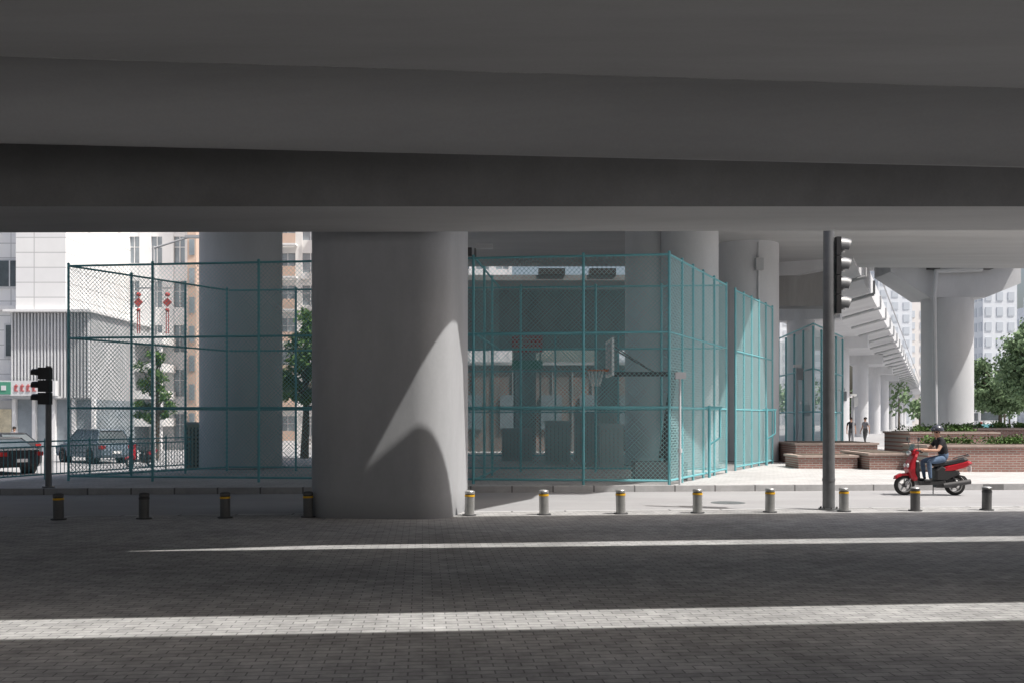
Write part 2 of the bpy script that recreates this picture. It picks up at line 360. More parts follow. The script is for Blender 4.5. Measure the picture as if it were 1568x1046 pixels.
def gatepost(x,y):
    b=MB(); b.cyl((x,y,.08),(x,y,2.1),.045,.045,'teal',10); b.box((x+.1,y,2.05),(.5,.06,.06),'teal'); b.cyl((x+.3,y,1.2),(x+.3,y,2.02),.03,.03,'teal',8)
    b.cyl((x+.3,y,1.2),(x,y,1.0),.03,.03,'teal',8); b.obj('court_gate_post')
gatepost(5.55,28.0); gatepost(9.0,35.2)
b=MB(); p0=Vector((-13.3,25.6,0)); p1=Vector((-10.4,34,0)); L=(p1-p0).length; dd=(p1-p0)/L; up=Vector((0,0,1))
for z in (.22,.98,1.12): b.cyl(p0+up*z,p1+up*z,.022,.022,'teal',6)
i=0
while i*.14<L:
    q=p0+dd*(i*.14); th=i%12==0
    b.cyl(q+up*(.0 if th else .2),q+up*(1.2 if th else 1.0),.03 if th else .011,.03 if th else .011,'teal',6); i+=1
b.obj('low_railing')
b=MB(); p0=Vector((-14.0,25.5,0)); p1=Vector((-13.3,25.6,0)); L=(p1-p0).length; dd=(p1-p0)/L
for z in (.22,1.0): b.cyl(p0+up*z,p1+up*z,.022,.022,'teal',6)
for i in range(6):
    q=p0+dd*(i*.14); b.cyl(q,q+up*1.0,.012,.012,'teal',6)
b.obj('low_railing')

# ------------------------------------------------------------------ bollards
for i in range(-4,9):
    x=-2.2+1.405*i+.03*random.uniform(-1,1); y=18.02+.105*x
    if abs(x+2.3)<1.3: continue
    b=MB(); r=.088; g='galvshade' if i<1 or i>6 else 'galv'
    b.cyl((0,0,0),(0,0,.02),.13,.13,'dark',20)
    b.cyl((0,0,.02),(0,0,.34),r,r,g,24); b.cyl((0,0,.34),(0,0,.375),r+.004,r+.004,'yellow' if i not in (-3,8) else 'dark',24); b.cyl((0,0,.375),(0,0,.39),r-.006,r-.006,'black',24)
    b.cyl((0,0,.39),(0,0,.43),r+.002,r+.002,g,24); b.ell((0,0,.43),(r+.002,r+.002,.03),'dark' if i<1 else 'galv',24,4,zmin=0)  # left caps darker as well, shade put into their colour
    o=b.obj('bollard',loc=(x,y,0),rz=random.uniform(-.5,.5)); o.rotation_euler[0]=random.uniform(-.02,.02); o.rotation_euler[1]=random.uniform(-.02,.02)

# ------------------------------------------------------------------ traffic signals
b=MB(); X,Y=6.06,19.05
b.cyl((X,Y,0),(X,Y,6.1),.115,.10,'steel',24); b.cyl((X,Y,0),(X,Y,.03),.19,.19,'steel',24); b.cyl((X,Y,.55),(X,Y,.6),.122,.122,'steel',24)
for k in range(8):
    a=k*math.pi/4; b.cyl((X+.16*math.cos(a),Y+.16*math.sin(a),.03),(X+.16*math.cos(a),Y+.16*math.sin(a),.06),.014,.014,'dark',6)
for k in range(4):
    z=5.02-k*.37
    b.box((X+.165,Y+.06,z),(.09,.33,.35),'black'); b.box((X+.115,Y+.02,z),(.02,.08,.06),'steel')
    rings=[]
    for xx,r_,dz in ((X+.21,.165,0),(X+.34,.162,-.01),(X+.44,.15,-.03)):
        rings.append([(xx-.06*(1-math.sin(max(0,t)))*(1 if xx>X+.4 else 0),Y+.06+r_*math.cos(t),z+.02+dz+r_*math.sin(t)) for t in [R(-30+240*i/16) for i in range(17)]])
    b.loft(rings,'steel',True,False,closed=False)
    b.cyl((X+.212,Y+.06,z+.02),(X+.225,Y+.06,z+.02),.15,.15,'dark',20)
b.obj('traffic_light')
b=MB(); X,Y=-11.15,23.95
b.cyl((X,Y,.08),(X,Y,3.0),.075,.065,'steel',16); b.cyl((X,Y,.08),(X,Y,.12),.14,.14,'steel',16)
for z in (2.82,2.52,2.22):
    b.box((X-.02,Y-.13,z),(.27,.18,.28),'black')
    rings=[]
    for xx,r_ in ((X-.16,.12),(X-.32,.11)):
        rings.append([(xx,Y-.13+r_*math.cos(t),z+r_*math.sin(t)) for t in [R(-20+220*i/10) for i in range(11)]])
    b.loft(rings,'black',True,False,closed=False)
b.obj('traffic_light')
b=MB(); b.cyl((4.15,24.6,.08),(4.15,24.6,2.75),.035,.03,'cpale',10); b.box((4.15,24.55,2.8),(.26,.14,.16),'cpale'); b.cyl((4.15,24.6,.9),(4.15,24.6,1.0),.06,.06,'cpale',10); b.obj('sensor_pole')
b=MB(); b.cyl((-.93,25.3,5.8),(-.93,25.3,6.05),.03,.03,'steel',8); b.box((-.7,25.2,6.08),(.42,.14,.12),'cpale'); b.box((-1.1,25.25,5.95),(.16,.16,.2),'dark'); b.obj('security_camera')
for x,y,h in ((12.6,44,4.0),(13.2,45,2.4),(17.2,52,3.2),(19.2,56,3.0),(20.5,60,3),(8.9,44,3.5)):
    b=MB(); b.cyl((x,y,0),(x,y,h),.06,.05,'cpale',10); b.box((x+.12,y,h-.3),(.26,.2,.5),'slat'); b.box((x,y,h+.05),(.3,.25,.12),'white'); b.obj('signal_post')

# ------------------------------------------------------------------ basketball stand
b=MB(); y=27.1; x=2.66
for (y0,y1,z0,z1) in ((26.2,28.0,3.8,3.87),(26.2,28.0,2.88,2.95),(26.2,26.28,2.95,3.8),(27.92,28.0,2.95,3.8)): b.bb(x-.03,x+.03,y0,y1,z0,z1,'white')
b.bb(x-.01,x+.01,26.28,27.92,2.95,3.8,'wall3'); 
for (y0,y1,z0,z1) in ((26.8,27.4,3.5,3.55),(26.8,27.4,3.08,3.13),(26.8,26.85,3.13,3.5),(27.35,27.4,3.13,3.5)): b.bb(x-.05,x-.035,y0,y1,z0,z1,'white')
ring=[(x-.38+.225*math.cos(2*math.pi*i/20),y+.225*math.sin(2*math.pi*i/20),3.05) for i in range(21)]
b.tube(ring,.012,'orangerim',6); b.box((x-.1,y,3.05),(.14,.12,.06),'orangerim')
for i in range(12):
    a=2*math.pi*i/12; a2=a+.3
    b.cyl((x-.38+.22*math.cos(a),y+.22*math.sin(a),3.04),(x-.38+.12*math.cos(a2),y+.12*math.sin(a2),2.62),.007,.007,'white',4)
    b.cyl((x-.38+.22*math.cos(a),y+.22*math.sin(a),3.04),(x-.38+.12*math.cos(a-.3),y+.12*math.sin(a-.3),2.62),.007,.007,'white',4)
b.box((3.6,y,2.95),(1.8,.14,.12),'dark'); 
for yy in (y-.35,y+.35):
    b.cyl((x+.05,yy,3.7),(3.9,y,2.98),.022,.022,'steel',8)
b.box((4.25,y,1.85),(.16,.18,2.4),'dark',rot=Matrix.Rotation(R(8),3,'Y')); b.box((4.0,y,.33),(1.4,.9,.5),'steel'); b.box((4.3,y,1.0),(.3,.34,1.0),'dark')
b.obj('basketball_hoop')
b=MB(); b.bb(.0,1.35,43.9,44.0,4.65,5.4,'redsign'); 
for i in range(3): b.bb(.1,1.25,43.88,43.898,4.8+i*.2,4.86+i*.2,'cope')
for xx in (.1,1.25): b.cyl((xx,44.05,.08),(xx,44.05,4.65),.04,.04,'steel',8)
b.bb(.0,1.35,43.9,43.98,3.9,4.3,'greensign'); b.obj('banner_sign')
for (x,y,wd,h,m) in ((1.2,36,.9,1.6,'slat'),(2.4,38,1.6,1.9,'slat'),(3.0,34,.8,1.5,'slat'),(-.4,39,1.2,1.3,'slat')):
    b=MB(); b.bb(x,x+wd,y,y+.5,.08,h,m)
    for i in range(int(wd/.14)): b.bb(x+.05+i*.14,x+.075+i*.14,y-.02,y,.2,h-.1,'cdark')
    b.bb(x-.04,x+wd+.04,y-.05,y+.55,h,h+.06,'slat'); b.obj('utility_cabinet')
b=MB(); X,Y=-10.9,33.2
b.bb(X,X+.75,Y,Y+.5,.02,1.55,'beige')
for i in range(6): b.bb(X+.04+i*.12,X+.09+i*.12,Y-.025,Y,.12,1.45,'dark')
b.bb(X-.04,X+.79,Y-.05,Y+.54,1.55,1.62,'slat'); b.obj('utility_cabinet')

# ------------------------------------------------------------------ buildings (left)
def grid_building(name,x0,x1,y,dep,z0,h,fl,bays,wall,glass='glass',pier=.35,spf=.4,balc=None,parapet=.8):
    b=MB(); b.bb(x0+.1,x1-.1,y+.32,y+dep-.1,z0,z0+h,wall); b.bb(x0+.12,x1-.12,y+.2,y+.31,z0,z0+h,glass)
    fh=h/fl; bw=(x1-x0)/bays
    for i in range(fl+1):
        zz=z0+i*fh; b.bb(x0,x1,y+.05,y+.4,zz-fh*spf/2,zz+fh*spf/2,wall)
    for j in range(bays+1):
        xx=x0+j*bw; p=bw*pier/2; b.bb(max(x0,xx-p)-.003,min(x1,xx+p)+.003,y,y+.41,z0,z0+h+.02,wall)
    for i in range(fl):
        for j in range(bays):
            xm=x0+(j+.5)*bw; zm=z0+(i+.5)*fh
            b.bb(xm-.03,xm+.03,y+.14,y+.2,zm-fh*(1-spf)/2,zm+fh*(1-spf)/2,'wall2'); 
            b.bb(xm-bw*(1-pier)/2,xm+bw*(1-pier)/2,y+.15,y+.2,zm+.18,zm+.23,'wall2')
            if balc and j%balc[1]==0:
                b.bb(xm-bw*.45,xm+bw*.45,y-1.0,y-.003,zm-fh*.5,zm-fh*.5+.15,'wall2'); b.bb(xm-bw*.45,xm+bw*.45,y-1.0,y-.93,zm-fh*.5+.15,zm-fh*.5+1.05,balc[0])
            elif random.random()<.35:
                b.box((xm-bw*.2,y-.12,zm-fh*.42),(.7,.35,.5),'wall2')
    b.bb(x0-.1,x1+.1,y-.1,y+dep,z0+h+.02,z0+h+parapet,wall)
    return b.obj(name)
b=MB(); b.bb(-48,-29.95,62,76,-.45,24,'wall')
for (x0,x1,z0,z1) in ((-36,-30.4,9.9,11.5),(-31.45,-30.6,5.6,7.5),(-33.6,-32.4,5.6,7.5),(-36,-30.4,13.9,15.4)):
    b.bb(x0-.12,x1+.12,61.88,61.997,z0-.12,z1+.12,'wall3'); b.bb(x0,x1,61.84,61.877,z0,z1,'glass')
    k=x0+.8
    while k<x1-.2: b.bb(k-.03,k+.03,61.80,61.838,z0,z1,'wall2'); k+=.8
b.bb(-48,-29.9,61.6,61.99,8.4,8.7,'wall2')
b.obj('office_building')
b=MB(); b.bb(-29.9,-26.9,60,72,8.25,24,'wall'); b.bb(-30.3,-25.5,60.3,72,2.9,8.1,'slat'); b.bb(-30.5,-25.3,59.6,72,8.1,8.24,'wall2')
for i in range(24): b.bb(-30.25+i*.2,-30.17+i*.2,60.12,60.3,3.0,8.05,'wall3')
b.bb(-30.3,-25.5,60.6,72,-.45,2.9,'glassfar')
for i in range(5): b.bb(-30.3+i*1.2,-30.1+i*1.2,60.35,60.6,-.45,2.9,'wall2')
b.obj('office_building')
b=MB()
b.bb(-33.5,-27.3,59.5,59.85,3.1,4.0,'wall3')
b.bb(-33.4,-29.95,59.46,59.497,3.18,3.92,'greensign')
for i in range(5): b.bb(-32.5+i*.5,-32.22+i*.5,59.43,59.458,3.42,3.7,'wall3')
for i in range(4):
    xx=-29.75+i*.36; b.bb(xx,xx+.24,59.46,59.497,3.66,3.71,'redsign'); b.bb(xx+.10,xx+.14,59.455,59.492,3.36,3.8,'redsign'); b.bb(xx,xx+.24,59.46,59.49,3.36,3.41,'redsign'); b.bb(xx+.02,xx+.06,59.46,59.49,3.44,3.64,'redsign')
b.bb(-33.5,-27.2,59.6,60.1,2.95,3.08,'slat')
b.obj('shop_sign')
b=MB(); b.bb(-36,-28.4,60.9,61.7,-.45,2.85,'slat')
for i,x in enumerate((-35.2,-33.9,-32.6,-31.4,-30.2,-29.2)): b.bb(x,x+.8,60.84,60.9,-.2,2.3,'poster' if i%2 else 'glass'); b.bb(x+.85,x+.98,60.8,60.9,-.45,2.85,'wall2')
b.obj('shop_front')
grid_building('apartment_building',-30.6,-22.6,70,14,-.45,28,9,5,'wall2',glass='glassfar',pier=.5,spf=.4)
b=MB()
for i in range(4): b.bb(-28.8,-23.6,67.2,69.9,1.2+i*1.55*1.2,1.75+i*1.55*1.2,'white')
for x in (-28.5,-26.2,-23.9): b.bb(x-.15,x+.15,67.4,67.7,-.45,7.5,'wall2')
b.obj('entrance_canopy')
b=MB(); b.bb(-22.5,-21.9,69,80,-.45,26,'orange')
for i in range(12): b.bb(-22.35,-22.0,68.93,69,1+i*2,2.1+i*2,'glassfar')
b.obj('apartment_building')
grid_building('apartment_building',-26,-15.5,92,14,-.45,36,12,5,'cream',glass='glassfar',pier=.3,spf=.4,balc=('orange',2))
grid_building('apartment_building',-60,-31,90,14,-.45,40,13,10,'wall2',glass='glassfar')
grid_building('apartment_building',-13,0,110,14,-.45,30,10,6,'wall3',glass='glassfar')
def tower(x,y,wd,h,mat):
    b=MB(); b.bb(x,x+wd,y,y+wd,-.1,h,mat); nf=int(h/3.1)
    nb=max(3,int(wd/3.5))
    for i in range(nf):
        for j in range(nb):
            xx=x+wd*(j+.2)/nb; b.bb(xx,xx+wd*.55/nb,y-.12,y-.01,1+i*3.1,2.8+i*3.1,'hazeglass')
            yy=y+wd*(j+.2)/nb; b.bb(x-.12,x-.01,yy,yy+wd*.55/nb,1+i*3.1,2.8+i*3.1,'hazeglass')
    b.bb(x+wd*.3,x+wd*.7,y+wd*.3,y+wd*.7,h,h+4,mat); b.obj('tower_block')
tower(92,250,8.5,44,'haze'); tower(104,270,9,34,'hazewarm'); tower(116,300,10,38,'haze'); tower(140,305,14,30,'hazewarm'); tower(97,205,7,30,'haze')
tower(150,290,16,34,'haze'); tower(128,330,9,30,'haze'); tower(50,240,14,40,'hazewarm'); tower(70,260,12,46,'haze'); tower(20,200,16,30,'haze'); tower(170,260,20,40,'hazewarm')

# ------------------------------------------------------------------ trees
def leaves(b,c,rad,n,size,mat,rng):
    for _ in range(n):
        while True:
            p=Vector((rng.uniform(-1,1),rng.uniform(-1,1),rng.uniform(-1,1)))
            if p.length<1: break
        p=p*(.55+.45*rng.random()); p=Vector((p.x*rad[0],p.y*rad[1],p.z*rad[2]))+Vector(c)
        a=Vector((rng.gauss(0,1),rng.gauss(0,1),rng.gauss(0,1))).normalized(); q=a.orthogonal().normalized(); r_=a.cross(q)
        s_=size*rng.uniform(.6,1.3); b.add([p-q*s_,p+r_*s_*.5,p+q*s_,p-r_*s_*.5],[(0,1,2,3)],mat)
def tree(name,x,y,z,h,r,mat='leaf',nc=26,nl=110,size=.13,seed=1):
    rng=random.Random(seed); b=MB(); th=h*.36
    b.cyl((x,y,z),(x+.1,y,z+th),h*.028,h*.018,'bark',10); b.cyl((x+.1,y,z+th),(x+.05,y,z+h*.85),h*.018,h*.005,'bark',8)
    for i in range(nc):
        a=rng.uniform(0,6.28); rr=r*math.sqrt(rng.random())*.8; zz=z+th*.95+(h-th)*rng.random()*.9
        k=math.sqrt(max(.1,1-((zz-z-th-(h-th)*.4)/((h-th)*.65))**2)); c=(x+rr*math.cos(a)*k,y+rr*math.sin(a)*k,zz)
        b.cyl((x+.08,y,z+th+(zz-z-th)*.4),c,h*.008,h*.003,'bark',5)
        cr=r*rng.uniform(.25,.42); leaves(b,c,(cr,cr,cr*.75),nl,size,mat,rng)
    return b.obj(name)
tree('street_tree',-9.6,46,-.3,7.4,1.9,seed=3,nc=34,size=.12)
tree('street_tree',-18.6,52,-.4,6.0,1.3,seed=5,nc=26,nl=100,size=.1,mat='leaf')
tree('street_tree',41.6,78,-.1,9.6,3.6,seed=6,nc=65,nl=200,size=.18,mat='leaf2')
tree('street_tree',45.5,81,-.1,10.8,4.6,seed=7,nc=70,nl=210,size=.19,mat='leaf2')
tree('street_tree',48,98,-.1,8,3.5,seed=8,nc=40,nl=160,size=.22,mat='leaf2')
rng=random.Random(11); b=MB()
for i in range(60):
    x=-10+i*3.4+rng.uniform(-1,1); y=150+rng.uniform(-6,6)+i*.6; h=rng.uniform(5,9)
    b.cyl((x,y,-.1),(x,y,h*.6),.2,.1,'bark',5); leaves(b,(x,y,h*.62),(2.4,2.2,h*.4),150,.45,'leaf2',rng)
b.obj('distant_tree_row')

# ------------------------------------------------------------------ planters
rng=random.Random(5)
def planter(x0,x1,y0,y1,h,green=True,base=.08):
    b=MB(); b.bb(x0,x1,y0,y1,base,h-.07,'brick'); b.bb(x0-.05,x1+.05,y0-.05,y1+.05,h-.07,h,'cope'); b.bb(x0+.2,x1-.2,y0+.2,y1-.2,h,h+.02,'bark')
    o=b.obj('brick_planter')
    if green:
        g=MB(); n=int((x1-x0)*7)
        for i in range(n): leaves(g,(rng.uniform(x0+.3,x1-.3),rng.uniform(y0+.3,y1-.3),h+.08),(.3,.3,.22*rng.uniform(.5,1.5)),70,.05,'leaf',rng)
        g.obj('planter_shrubs')
planter(9.5,11.45,33,34.6,.52,False); planter(11.6,12.9,32.3,35,.62,False)
planter(12.95,16.9,31,33,.92); planter(10.4,13.4,36.5,39,.85,False); planter(14.4,17.6,36,38.5,1.25); planter(18.0,22,40,42.5,1.35); planter(17.2,24,31.3,33,.8)

# ------------------------------------------------------------------ vehicles
def wheel(b,x,y,z,r,wd,spokes=5,T=None,tyre=.3):
    prof=[(-.5,1-tyre),(-.5,.93),(-.35,.99),(0,1.0),(.35,.99),(.5,.93),(.5,1-tyre)]
    n=24; rings=[]
    for i in range(n+1):
        a=2*math.pi*i/n
        rings.append([(x+r*k*math.cos(a),y+o_*wd,z+r*k*math.sin(a)) for o_,k in prof])
    b.loft(rings,'rubber',True,False,T,closed=False)
    n=20
    for sgn in (-1,1):
        ring=[[(x+r*k*math.cos(2*math.pi*i/n),y+sgn*wd*.42,z+r*k*math.sin(2*math.pi*i/n)) for i in range(n)] for k in ((1-tyre)*1.02,(1-tyre)*.86)]
        b.loft(ring,'chrome',False,False,T)
    for i in range(spokes):
        a=2*math.pi*i/spokes+.3
        b.cyl((x,y,z),(x+r*.66*math.cos(a),y,z+r*.66*math.sin(a)),r*.09,r*.06,'chrome',6,T=T)
    b.cyl((x,y-wd*.5,z),(x,y+wd*.5,z),r*.2,r*.2,'dark',12,T=T)
def scooter(name,loc,rz=0,scale=1,paint='redpaint'):
    e=empty(name,loc,rz,scale)
    b=MB(); wheel(b,-.60,0,.235,.235,.10); wheel(b,.58,0,.235,.235,.11); b.obj('wheels',e)
    b=MB()
    b.slab_y([(-.50,.42),(-.56,.62),(-.50,.82),(-.40,.96),(-.34,.97),(-.40,.80),(-.40,.50),(-.34,.36),(-.42,.34)],.17,paint,.8)
    b.slab_y([(-.84,.38),(-.82,.45),(-.70,.51),(-.55,.52),(-.46,.48),(-.42,.43),(-.52,.465),(-.66,.46),(-.78,.42)],.07,paint,.85)
    b.slab_y([(.22,.56),(.30,.68),(.55,.735),(.86,.81),(.94,.76),(.80,.66),(.62,.61),(.40,.56)],.16,paint,.8)
    b.slab_y([(.06,.34),(.06,.60),(.20,.70),(.42,.60),(.62,.58),(.66,.50),(.44,.40),(.34,.33)],.155,'black',.8)
    b.slab_y([(-.30,.24),(-.36,.36),(-.28,.33),(.10,.33),(.30,.36),(.36,.26)],.17,'black',.9)
    b.slab_y([(-.35,.36),(-.39,.60),(-.37,.82),(-.31,.82),(-.29,.60),(-.27,.36)],.14,'black',.85)
    b.slab_y([(.0,.70),(.04,.78),(.30,.77),(.52,.81),(.80,.87),(.86,.84),(.80,.78),(.40,.71),(.1,.67)],.14,'black',.8,smooth=False)
    b.slab_y([(-.46,.95),(-.44,1.05),(-.34,1.09),(-.28,1.03),(-.30,.95)],.12,paint,.75)
    b.slab_y([(-.47,1.06),(-.40,1.20),(-.385,1.20),(-.42,1.06)],.11,'glass',.8)
    b.obj('bodywork',e)
    b=MB()
    b.ell((-.485,0,.99),(.06,.10,.06),'chrome',12,6); b.ell((-.55,-.09,.70),(.03,.05,.05),'white',8,4); b.ell((-.55,.09,.70),(.03,.05,.05),'white',8,4)
    b.tube([(-.34,-.36,1.02),(-.36,-.2,1.05),(-.38,0,1.05),(-.36,.2,1.05),(-.34,.36,1.02)],.014,'dark')
    for s_ in (-1,1):
        b.cyl((-.34,s_*.25,1.035),(-.335,s_*.37,1.02),.022,.022,'rubber',10)
        b.tube([(-.36,s_*.22,1.06),(-.40,s_*.30,1.28)],.008,'dark'); b.ell((-.40,s_*.33,1.31),(.015,.07,.045),'dark',12,6)
        b.tube([(-.35,s_*.07,.55),(-.60,s_*.07,.235)],.022,'chrome')
        b.tube([(.40,s_*.10,.60),(.60,s_*.10,.26)],.022,'dark')
    b.cyl((.25,-.16,.24),(.86,-.19,.33),.05,.06,'dark',14); b.box((.35,0,.28),(.45,.18,.2),'dark')
    b.slab_y([(.40,.44),(.58,.50),(.80,.45),(.92,.30),(.90,.29),(.78,.42),(.58,.475),(.42,.42)],.06,'black',.9)
    b.box((.93,0,.62),(.02,.16,.12),'white'); b.ell((.92,0,.74),(.04,.11,.035),'lamp_red',12,6)
    b.tube([(.60,-.12,.86),(.86,-.12,.93),(.90,0,.95),(.86,.12,.93),(.60,.12,.86)],.014,'dark')
    b.tube([(.12,.1,.28),(.16,.2,.02)],.012,'dark')
    b.obj('fittings',e); return e
SX,SY=9.78,23.3
scooter('motor_scooter',(SX,SY,ROADZ),rz=0)
scooter('motor_scooter',(-16.8,45,-.44),rz=R(60),scale=.95)

def car(name,loc,rz,paint,suv=False):
    e=empty(name,loc,rz); top=1.66 if suv else 1.44; b=MB()
    b.slab_y([(-2.15,.30),(-2.26,.45),(-2.24,.68),(-2.05,.84),(-1.25,.98),(1.8,1.02),(2.2,.95),(2.27,.7),(2.25,.42),(2.1,.28)],.90,paint,.93)
    e0=(1.95 if suv else 1.75); e1=(1.75 if suv else 1.05)
    bot=[(-1.2,-.80,.99),(e0,-.80,1.0),(e0,.80,1.0),(-1.2,.80,.99)]; tp=[(-.42,-.60,top-.04),(e1,-.60,top-.04),(e1,.60,top-.04),(-.42,.60,top-.04)]
    b.loft([bot,tp],'glass',False)
    b.slab_y([(-.5,top-.05),(-.30,top-.005),(.4,top+.015),(e1-.1,top-.01),(e1+.08,top-.06)],.64,paint,.95)
    for sy in (-1,1):
        for (xb,xt) in ((-1.2,-.45),(.35,.35),(1.25,1.1),(e0,e1)):
            b.cyl((xb,sy*.815,.99),(xt,sy*.615,top-.04),.03,.03,paint,6)
        b.box((-.85,sy*.98,1.02),(.14,.2,.13),paint)
        b.box((-2.14,sy*.68,.70),(.2,.34,.14),'chrome'); b.box((2.2,sy*.72,.80),(.14,.28,.16),'lamp_red')
        b.bb(-1.0,1.6,sy*.905-.006,sy*.905+.006,.52,.55,'dark')
        for xx in (-1.38,1.35):
            b.cyl((xx,sy*.60,.34),(xx,sy*.908,.34),.40,.40,'black',24)
    b.box((-2.24,0,.55),(.04,1.0,.22),'black'); b.box((-2.265,0,.44),(.02,.44,.13),'white'); b.box((2.27,0,.55),(.02,.44,.13),'white')
    b.obj('body',e); b=MB()
    for xx in (-1.38,1.35):
        for sy in (-1,1): wheel(b,xx,sy*.85,.33,.33,.2)
    b.obj('wheels',e)
car('parked_car',(-20.9,40,-.44),R(-35),'carblack'); car('parked_suv',(-20.8,49.5,-.44),R(-40),'carblue',True)
car('parked_car',(-26.5,52,-.44),R(-40),'carblack')
b=MB()
x,y=60.5,126
b.bb(x-1.3,x+1.3,y,y+11,.45,3.15,'white'); b.bb(x-1.15,x+1.15,y-.04,y-.002,1.5,2.5,'glass'); b.bb(x-1.34,x-1.302,y+.5,y+10.5,1.45,2.4,'glass'); b.bb(x-.9,x+.9,y-.05,y-.003,2.6,2.95,'black'); b.bb(x-1.31,x+1.31,y-.06,y+.1,.45,1.0,'teal')
for sx in (-1.1,1.1):
    b.box((x+sx,y-.03,1.15),(.25,.06,.25),'lamp_red')
    for yy in (2,8.5): b.cyl((x+sx-.15,y+yy,.5),(x+sx+.15,y+yy,.5),.5,.5,'rubber',16)
b.bb(x-1.2,x+1.2,y+1,y+10,3.15,3.4,'white'); b.obj('city_bus')

# ------------------------------------------------------------------ people
def figure(name, J, cloth, loc, rz, scale=1.0, helmet=False, face=(-1,0,0)):
    V=[];Rr=[];E=[]
    def v(p,r): V.append(Vector(p)); Rr.append(r); return len(V)-1
    bones=[]
    def link(a,b_,mat): E.append((a,b_)); bones.append((a,b_,mat))
    pel=v(J['pel'],(.135,.15)); wa=v(J['waist'],(.115,.14)); ch=v(J['chest'],(.125,.165)); nb=v(J['nbase'],(.07,.09)); nk=v(J['neck'],(.05,.05))
    h0=v(J['head0'],(.072,.066)); h1=v(J['head1'],(.098,.078)); h2=v(J['head2'],(.075,.065))
    for a,b_,m in ((pel,wa,'bot'),(wa,ch,'top'),(ch,nb,'top'),(nb,nk,'skin'),(nk,h0,'skin'),(h0,h1,'skin'),(h1,h2,'hair')): link(a,b_,m)
    for s_ in ('l','r'):
        hip=v(J['hip'+s_],(.095,.095)); mth=v((Vector(J['hip'+s_])+Vector(J['knee'+s_]))/2,(.082,.082)); kn=v(J['knee'+s_],(.06,.06)); cf=v(Vector(J['knee'+s_])*.65+Vector(J['ank'+s_])*.35,(.056,.056)); an=v(J['ank'+s_],(.038,.038)); hl=v(Vector(J['ank'+s_])+Vector((.02,0,-.05)),(.04,.036)); to=v(J['toe'+s_],(.032,.04))
        link(pel,hip,'bot'); link(hip,mth,'bot'); link(mth,kn,'bot'); link(kn,cf,'bot'); link(cf,an,'bot'); link(an,hl,'shoe'); link(hl,to,'shoe')
        sh=v(J['sh'+s_],(.062,.062)); ms=v((Vector(J['sh'+s_])+Vector(J['el'+s_]))/2,(.05,.05)); el=v(J['el'+s_],(.039,.039)); fa=v(Vector(J['el'+s_])*.6+Vector(J['wr'+s_])*.4,(.037,.037)); wr=v(J['wr'+s_],(.025,.028)); pm=v(J['palm'+s_],(.022,.036))
        link(nb,sh,'top'); link(sh,ms,'top'); link(ms,el,'skin'); link(el,fa,'skin'); link(fa,wr,'skin'); link(wr,pm,'skin')
    me=bpy.data.meshes.new(name); me.from_pydata([tuple(p) for p in V],E,[])
    ob=bpy.data.objects.new(name+'_tmp',me); scene.collection.objects.link(ob)
    ob.modifiers.new('skin','SKIN'); sd=me.skin_vertices[0].data
    for i,r in enumerate(Rr): sd[i].radius=r; sd[i].use_root=(i==0)
    ob.modifiers['skin'].use_smooth_shade=True
    ss=ob.modifiers.new('sub','SUBSURF'); ss.levels=2; ss.render_levels=2
    bpy.context.view_layer.update(); dg=bpy.context.evaluated_depsgraph_get()
    m2=bpy.data.meshes.new_from_object(ob.evaluated_get(dg)); bpy.data.objects.remove(ob)
    mats=['skin','shoe','top','bot','hair']; mm={'skin':'skin','shoe':'black','top':cloth[0],'bot':cloth[1],'hair':'hair'}
    m2.materials.clear()
    for k in mats: m2.materials.append(M[mm[k]])
    for p in m2.polygons:
        c=p.center; best=1e9;bm='skin'
        for a,b_,m in bones:
            A=V[a];B=V[b_];t=max(0,min(1,(c-A).dot(B-A)/max(1e-9,(B-A).length_squared))); dd=(c-(A+(B-A)*t)).length-.5*(Rr[a][0]*(1-t)+Rr[b_][0]*t)
            if dd<best: best=dd;bm=m
        p.material_index=mats.index(bm); p.use_smooth=True
    e=empty(name,loc,rz,scale)
    o=bpy.data.objects.new('body',m2); scene.collection.objects.link(o); o.parent=e
    b=MB(); f=Vector(face).normalized(); hc=Vector(J['head1']); sd_=Vector((0,0,1)).cross(f).normalized(); u=Vector((0,0,1))
    b.ell(hc+f*.098-u*.02,(.018,.014,.022),'skin',8,5)
    for k in (-1,1):
        b.ell(hc+f*.088+sd_*(k*.032)+u*.012,(.010,.012,.008),'hair',8,4); b.ell(hc+sd_*(k*.082)-u*.01,(.018,.010,.03),'skin',8,5)
    b.ell(hc+f*.085-u*.06,(.012,.026,.006),'skin',8,4)
    if helmet:
        b.ell(hc+u*.035-f*.012,(.145,.125,.125),'helmet',20,8,zmin=-.15); b.ell(hc+u*.055+f*.10,(.075,.10,.018),'helmet',14,5)
        for k in (-1,1): b.cyl(hc+sd_*(k*.10)+u*.02,hc+f*.03+sd_*(k*.03)-u*.10,.007,.007,'black',5)
    else:
        b.ell(hc+u*.04-f*.02,(.11,.095,.095),'hair',16,7,zmin=-.2)
    for s_ in ('l','r'):
        pm=Vector(J['palm'+s_]); wr=Vector(J['wr'+s_]); dr=(pm-wr).normalized(); lat=dr.cross(u)
        if lat.length<.1: lat=Vector((1,0,0))
        lat.normalize(); dn=dr.cross(lat); 
        if dn.z>0: dn=-dn
        if abs(dn.z)<.2: dn=Vector((0,1,0))*(1 if s_=='r' else -1)
        for q,ln in enumerate((.030,.036,.034,.026)):
            a=pm+lat*((q-1.5)*.019)+dr*.015; c1=a+dr*ln+dn*.006; c2=c1+dr*(ln*.3)+dn*(ln*.8); c3=c2-dr*(ln*.5)+dn*(ln*.4)
            b.cyl(a,c1,.009,.0085,'skin',6); b.cyl(c1,c2,.0085,.008,'skin',6); b.cyl(c2,c3,.008,.007,'skin',6)
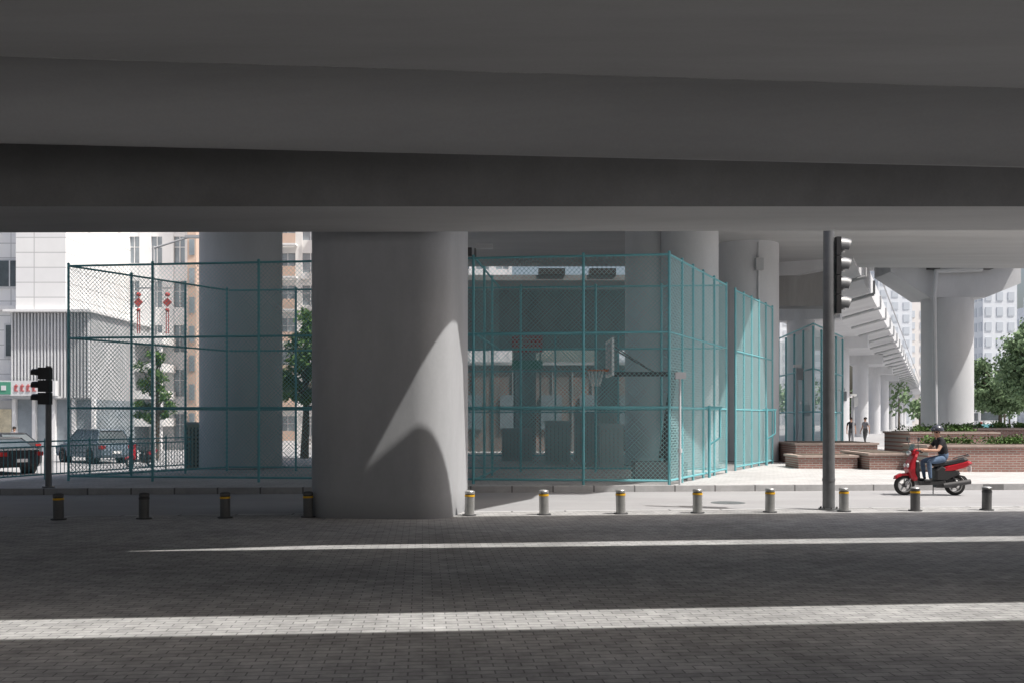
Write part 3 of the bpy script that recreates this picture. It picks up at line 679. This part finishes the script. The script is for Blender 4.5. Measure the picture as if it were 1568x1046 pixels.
        tk=lat*(.035 if s_=='l' else -.035)
        b.cyl(wr*.3+pm*.7+tk*.6,pm+tk*1.1+dr*.02,.011,.010,'skin',6); b.cyl(pm+tk*1.1+dr*.02,pm+tk*.8+dr*.045+dn*.015,.010,.008,'skin',6)
    b.obj('head_and_hand_details',e)
    return e
J=dict(pel=(.33,0,.86),waist=(.33,0,.98),chest=(.27,0,1.14),nbase=(.215,0,1.30),neck=(.19,0,1.37),head0=(.165,0,1.42),head1=(.165,0,1.49),head2=(.18,0,1.55),
  hipl=(.27,-.10,.85),kneel=(-.10,-.19,.79),ankl=(-.06,-.17,.41),toel=(-.22,-.17,.355),hipr=(.27,.10,.85),kneer=(-.10,.19,.79),ankr=(-.06,.17,.41),toer=(-.22,.17,.355),
  shl=(.22,-.18,1.27),ell=(.08,-.27,1.05),wrl=(-.22,-.30,1.06),palml=(-.295,-.305,1.045),shr=(.22,.18,1.27),elr=(.08,.27,1.05),wrr=(-.22,.30,1.06),palmr=(-.295,.305,1.045))
figure('scooter_rider',J,('shirt','jeans'),(SX,SY,ROADZ),0,helmet=True)
def standing(stride=.0):
    return dict(pel=(0,0,.93),waist=(0,0,1.08),chest=(0,0,1.25),nbase=(0,0,1.42),neck=(-.01,0,1.49),head0=(-.02,0,1.54),head1=(-.02,0,1.61),head2=(-.01,0,1.68),
    hipl=(0,-.09,.88),kneel=(-stride*.6-.02,-.10,.49),ankl=(-stride,-.10,.09),toel=(-stride-.16,-.11,.03),hipr=(0,.09,.88),kneer=(stride*.3-.03,.10,.49),ankr=(stride,.10,.09),toer=(stride-.16,.11,.03),
    shl=(0,-.19,1.38),ell=(.04,-.24,1.11),wrl=(-.04+stride*.5,-.25,.87),palml=(-.06+stride*.5,-.25,.80),shr=(0,.19,1.38),elr=(.02,.24,1.11),wrr=(-.06-stride*.5,.25,.87),palmr=(-.08-stride*.5,.25,.80))
figure('pedestrian',standing(.0),('shirt','dark'),(20.1,59,.08),R(80))
figure('pedestrian',standing(.18),('greycloth','dark'),(21.3,60,.08),R(30))
figure('pedestrian',standing(.2),('greycloth','jeans'),(-27.5,55,-.44),R(120))

b=MB(); X,Y=-16.2,45
b.cyl((X,Y,-.44),(X,Y,9.5),.09,.06,'slat',12); b.box((X,Y,7.6),(1.6,.06,.06),'slat')
for sx in (-.65,.65):
    b.box((X+sx,Y-.08,6.95),(.30,.05,.30),'redknot',rot=Matrix.Rotation(R(45),3,'Y')); b.ell((X+sx,Y-.08,7.3),(.12,.08,.1),'redknot',12,6); b.ell((X+sx,Y-.08,6.6),(.1,.08,.09),'redknot',12,6)
    for k in (-.05,.05): b.box((X+sx+k,Y-.08,6.05),(.035,.03,1.0),'redknot')
b.cyl((X,Y,9.4),(X+1.6,Y,9.9),.05,.04,'slat',8); b.box((X+1.8,Y,9.92),(.7,.25,.12),'slat'); b.obj('street_lamp')
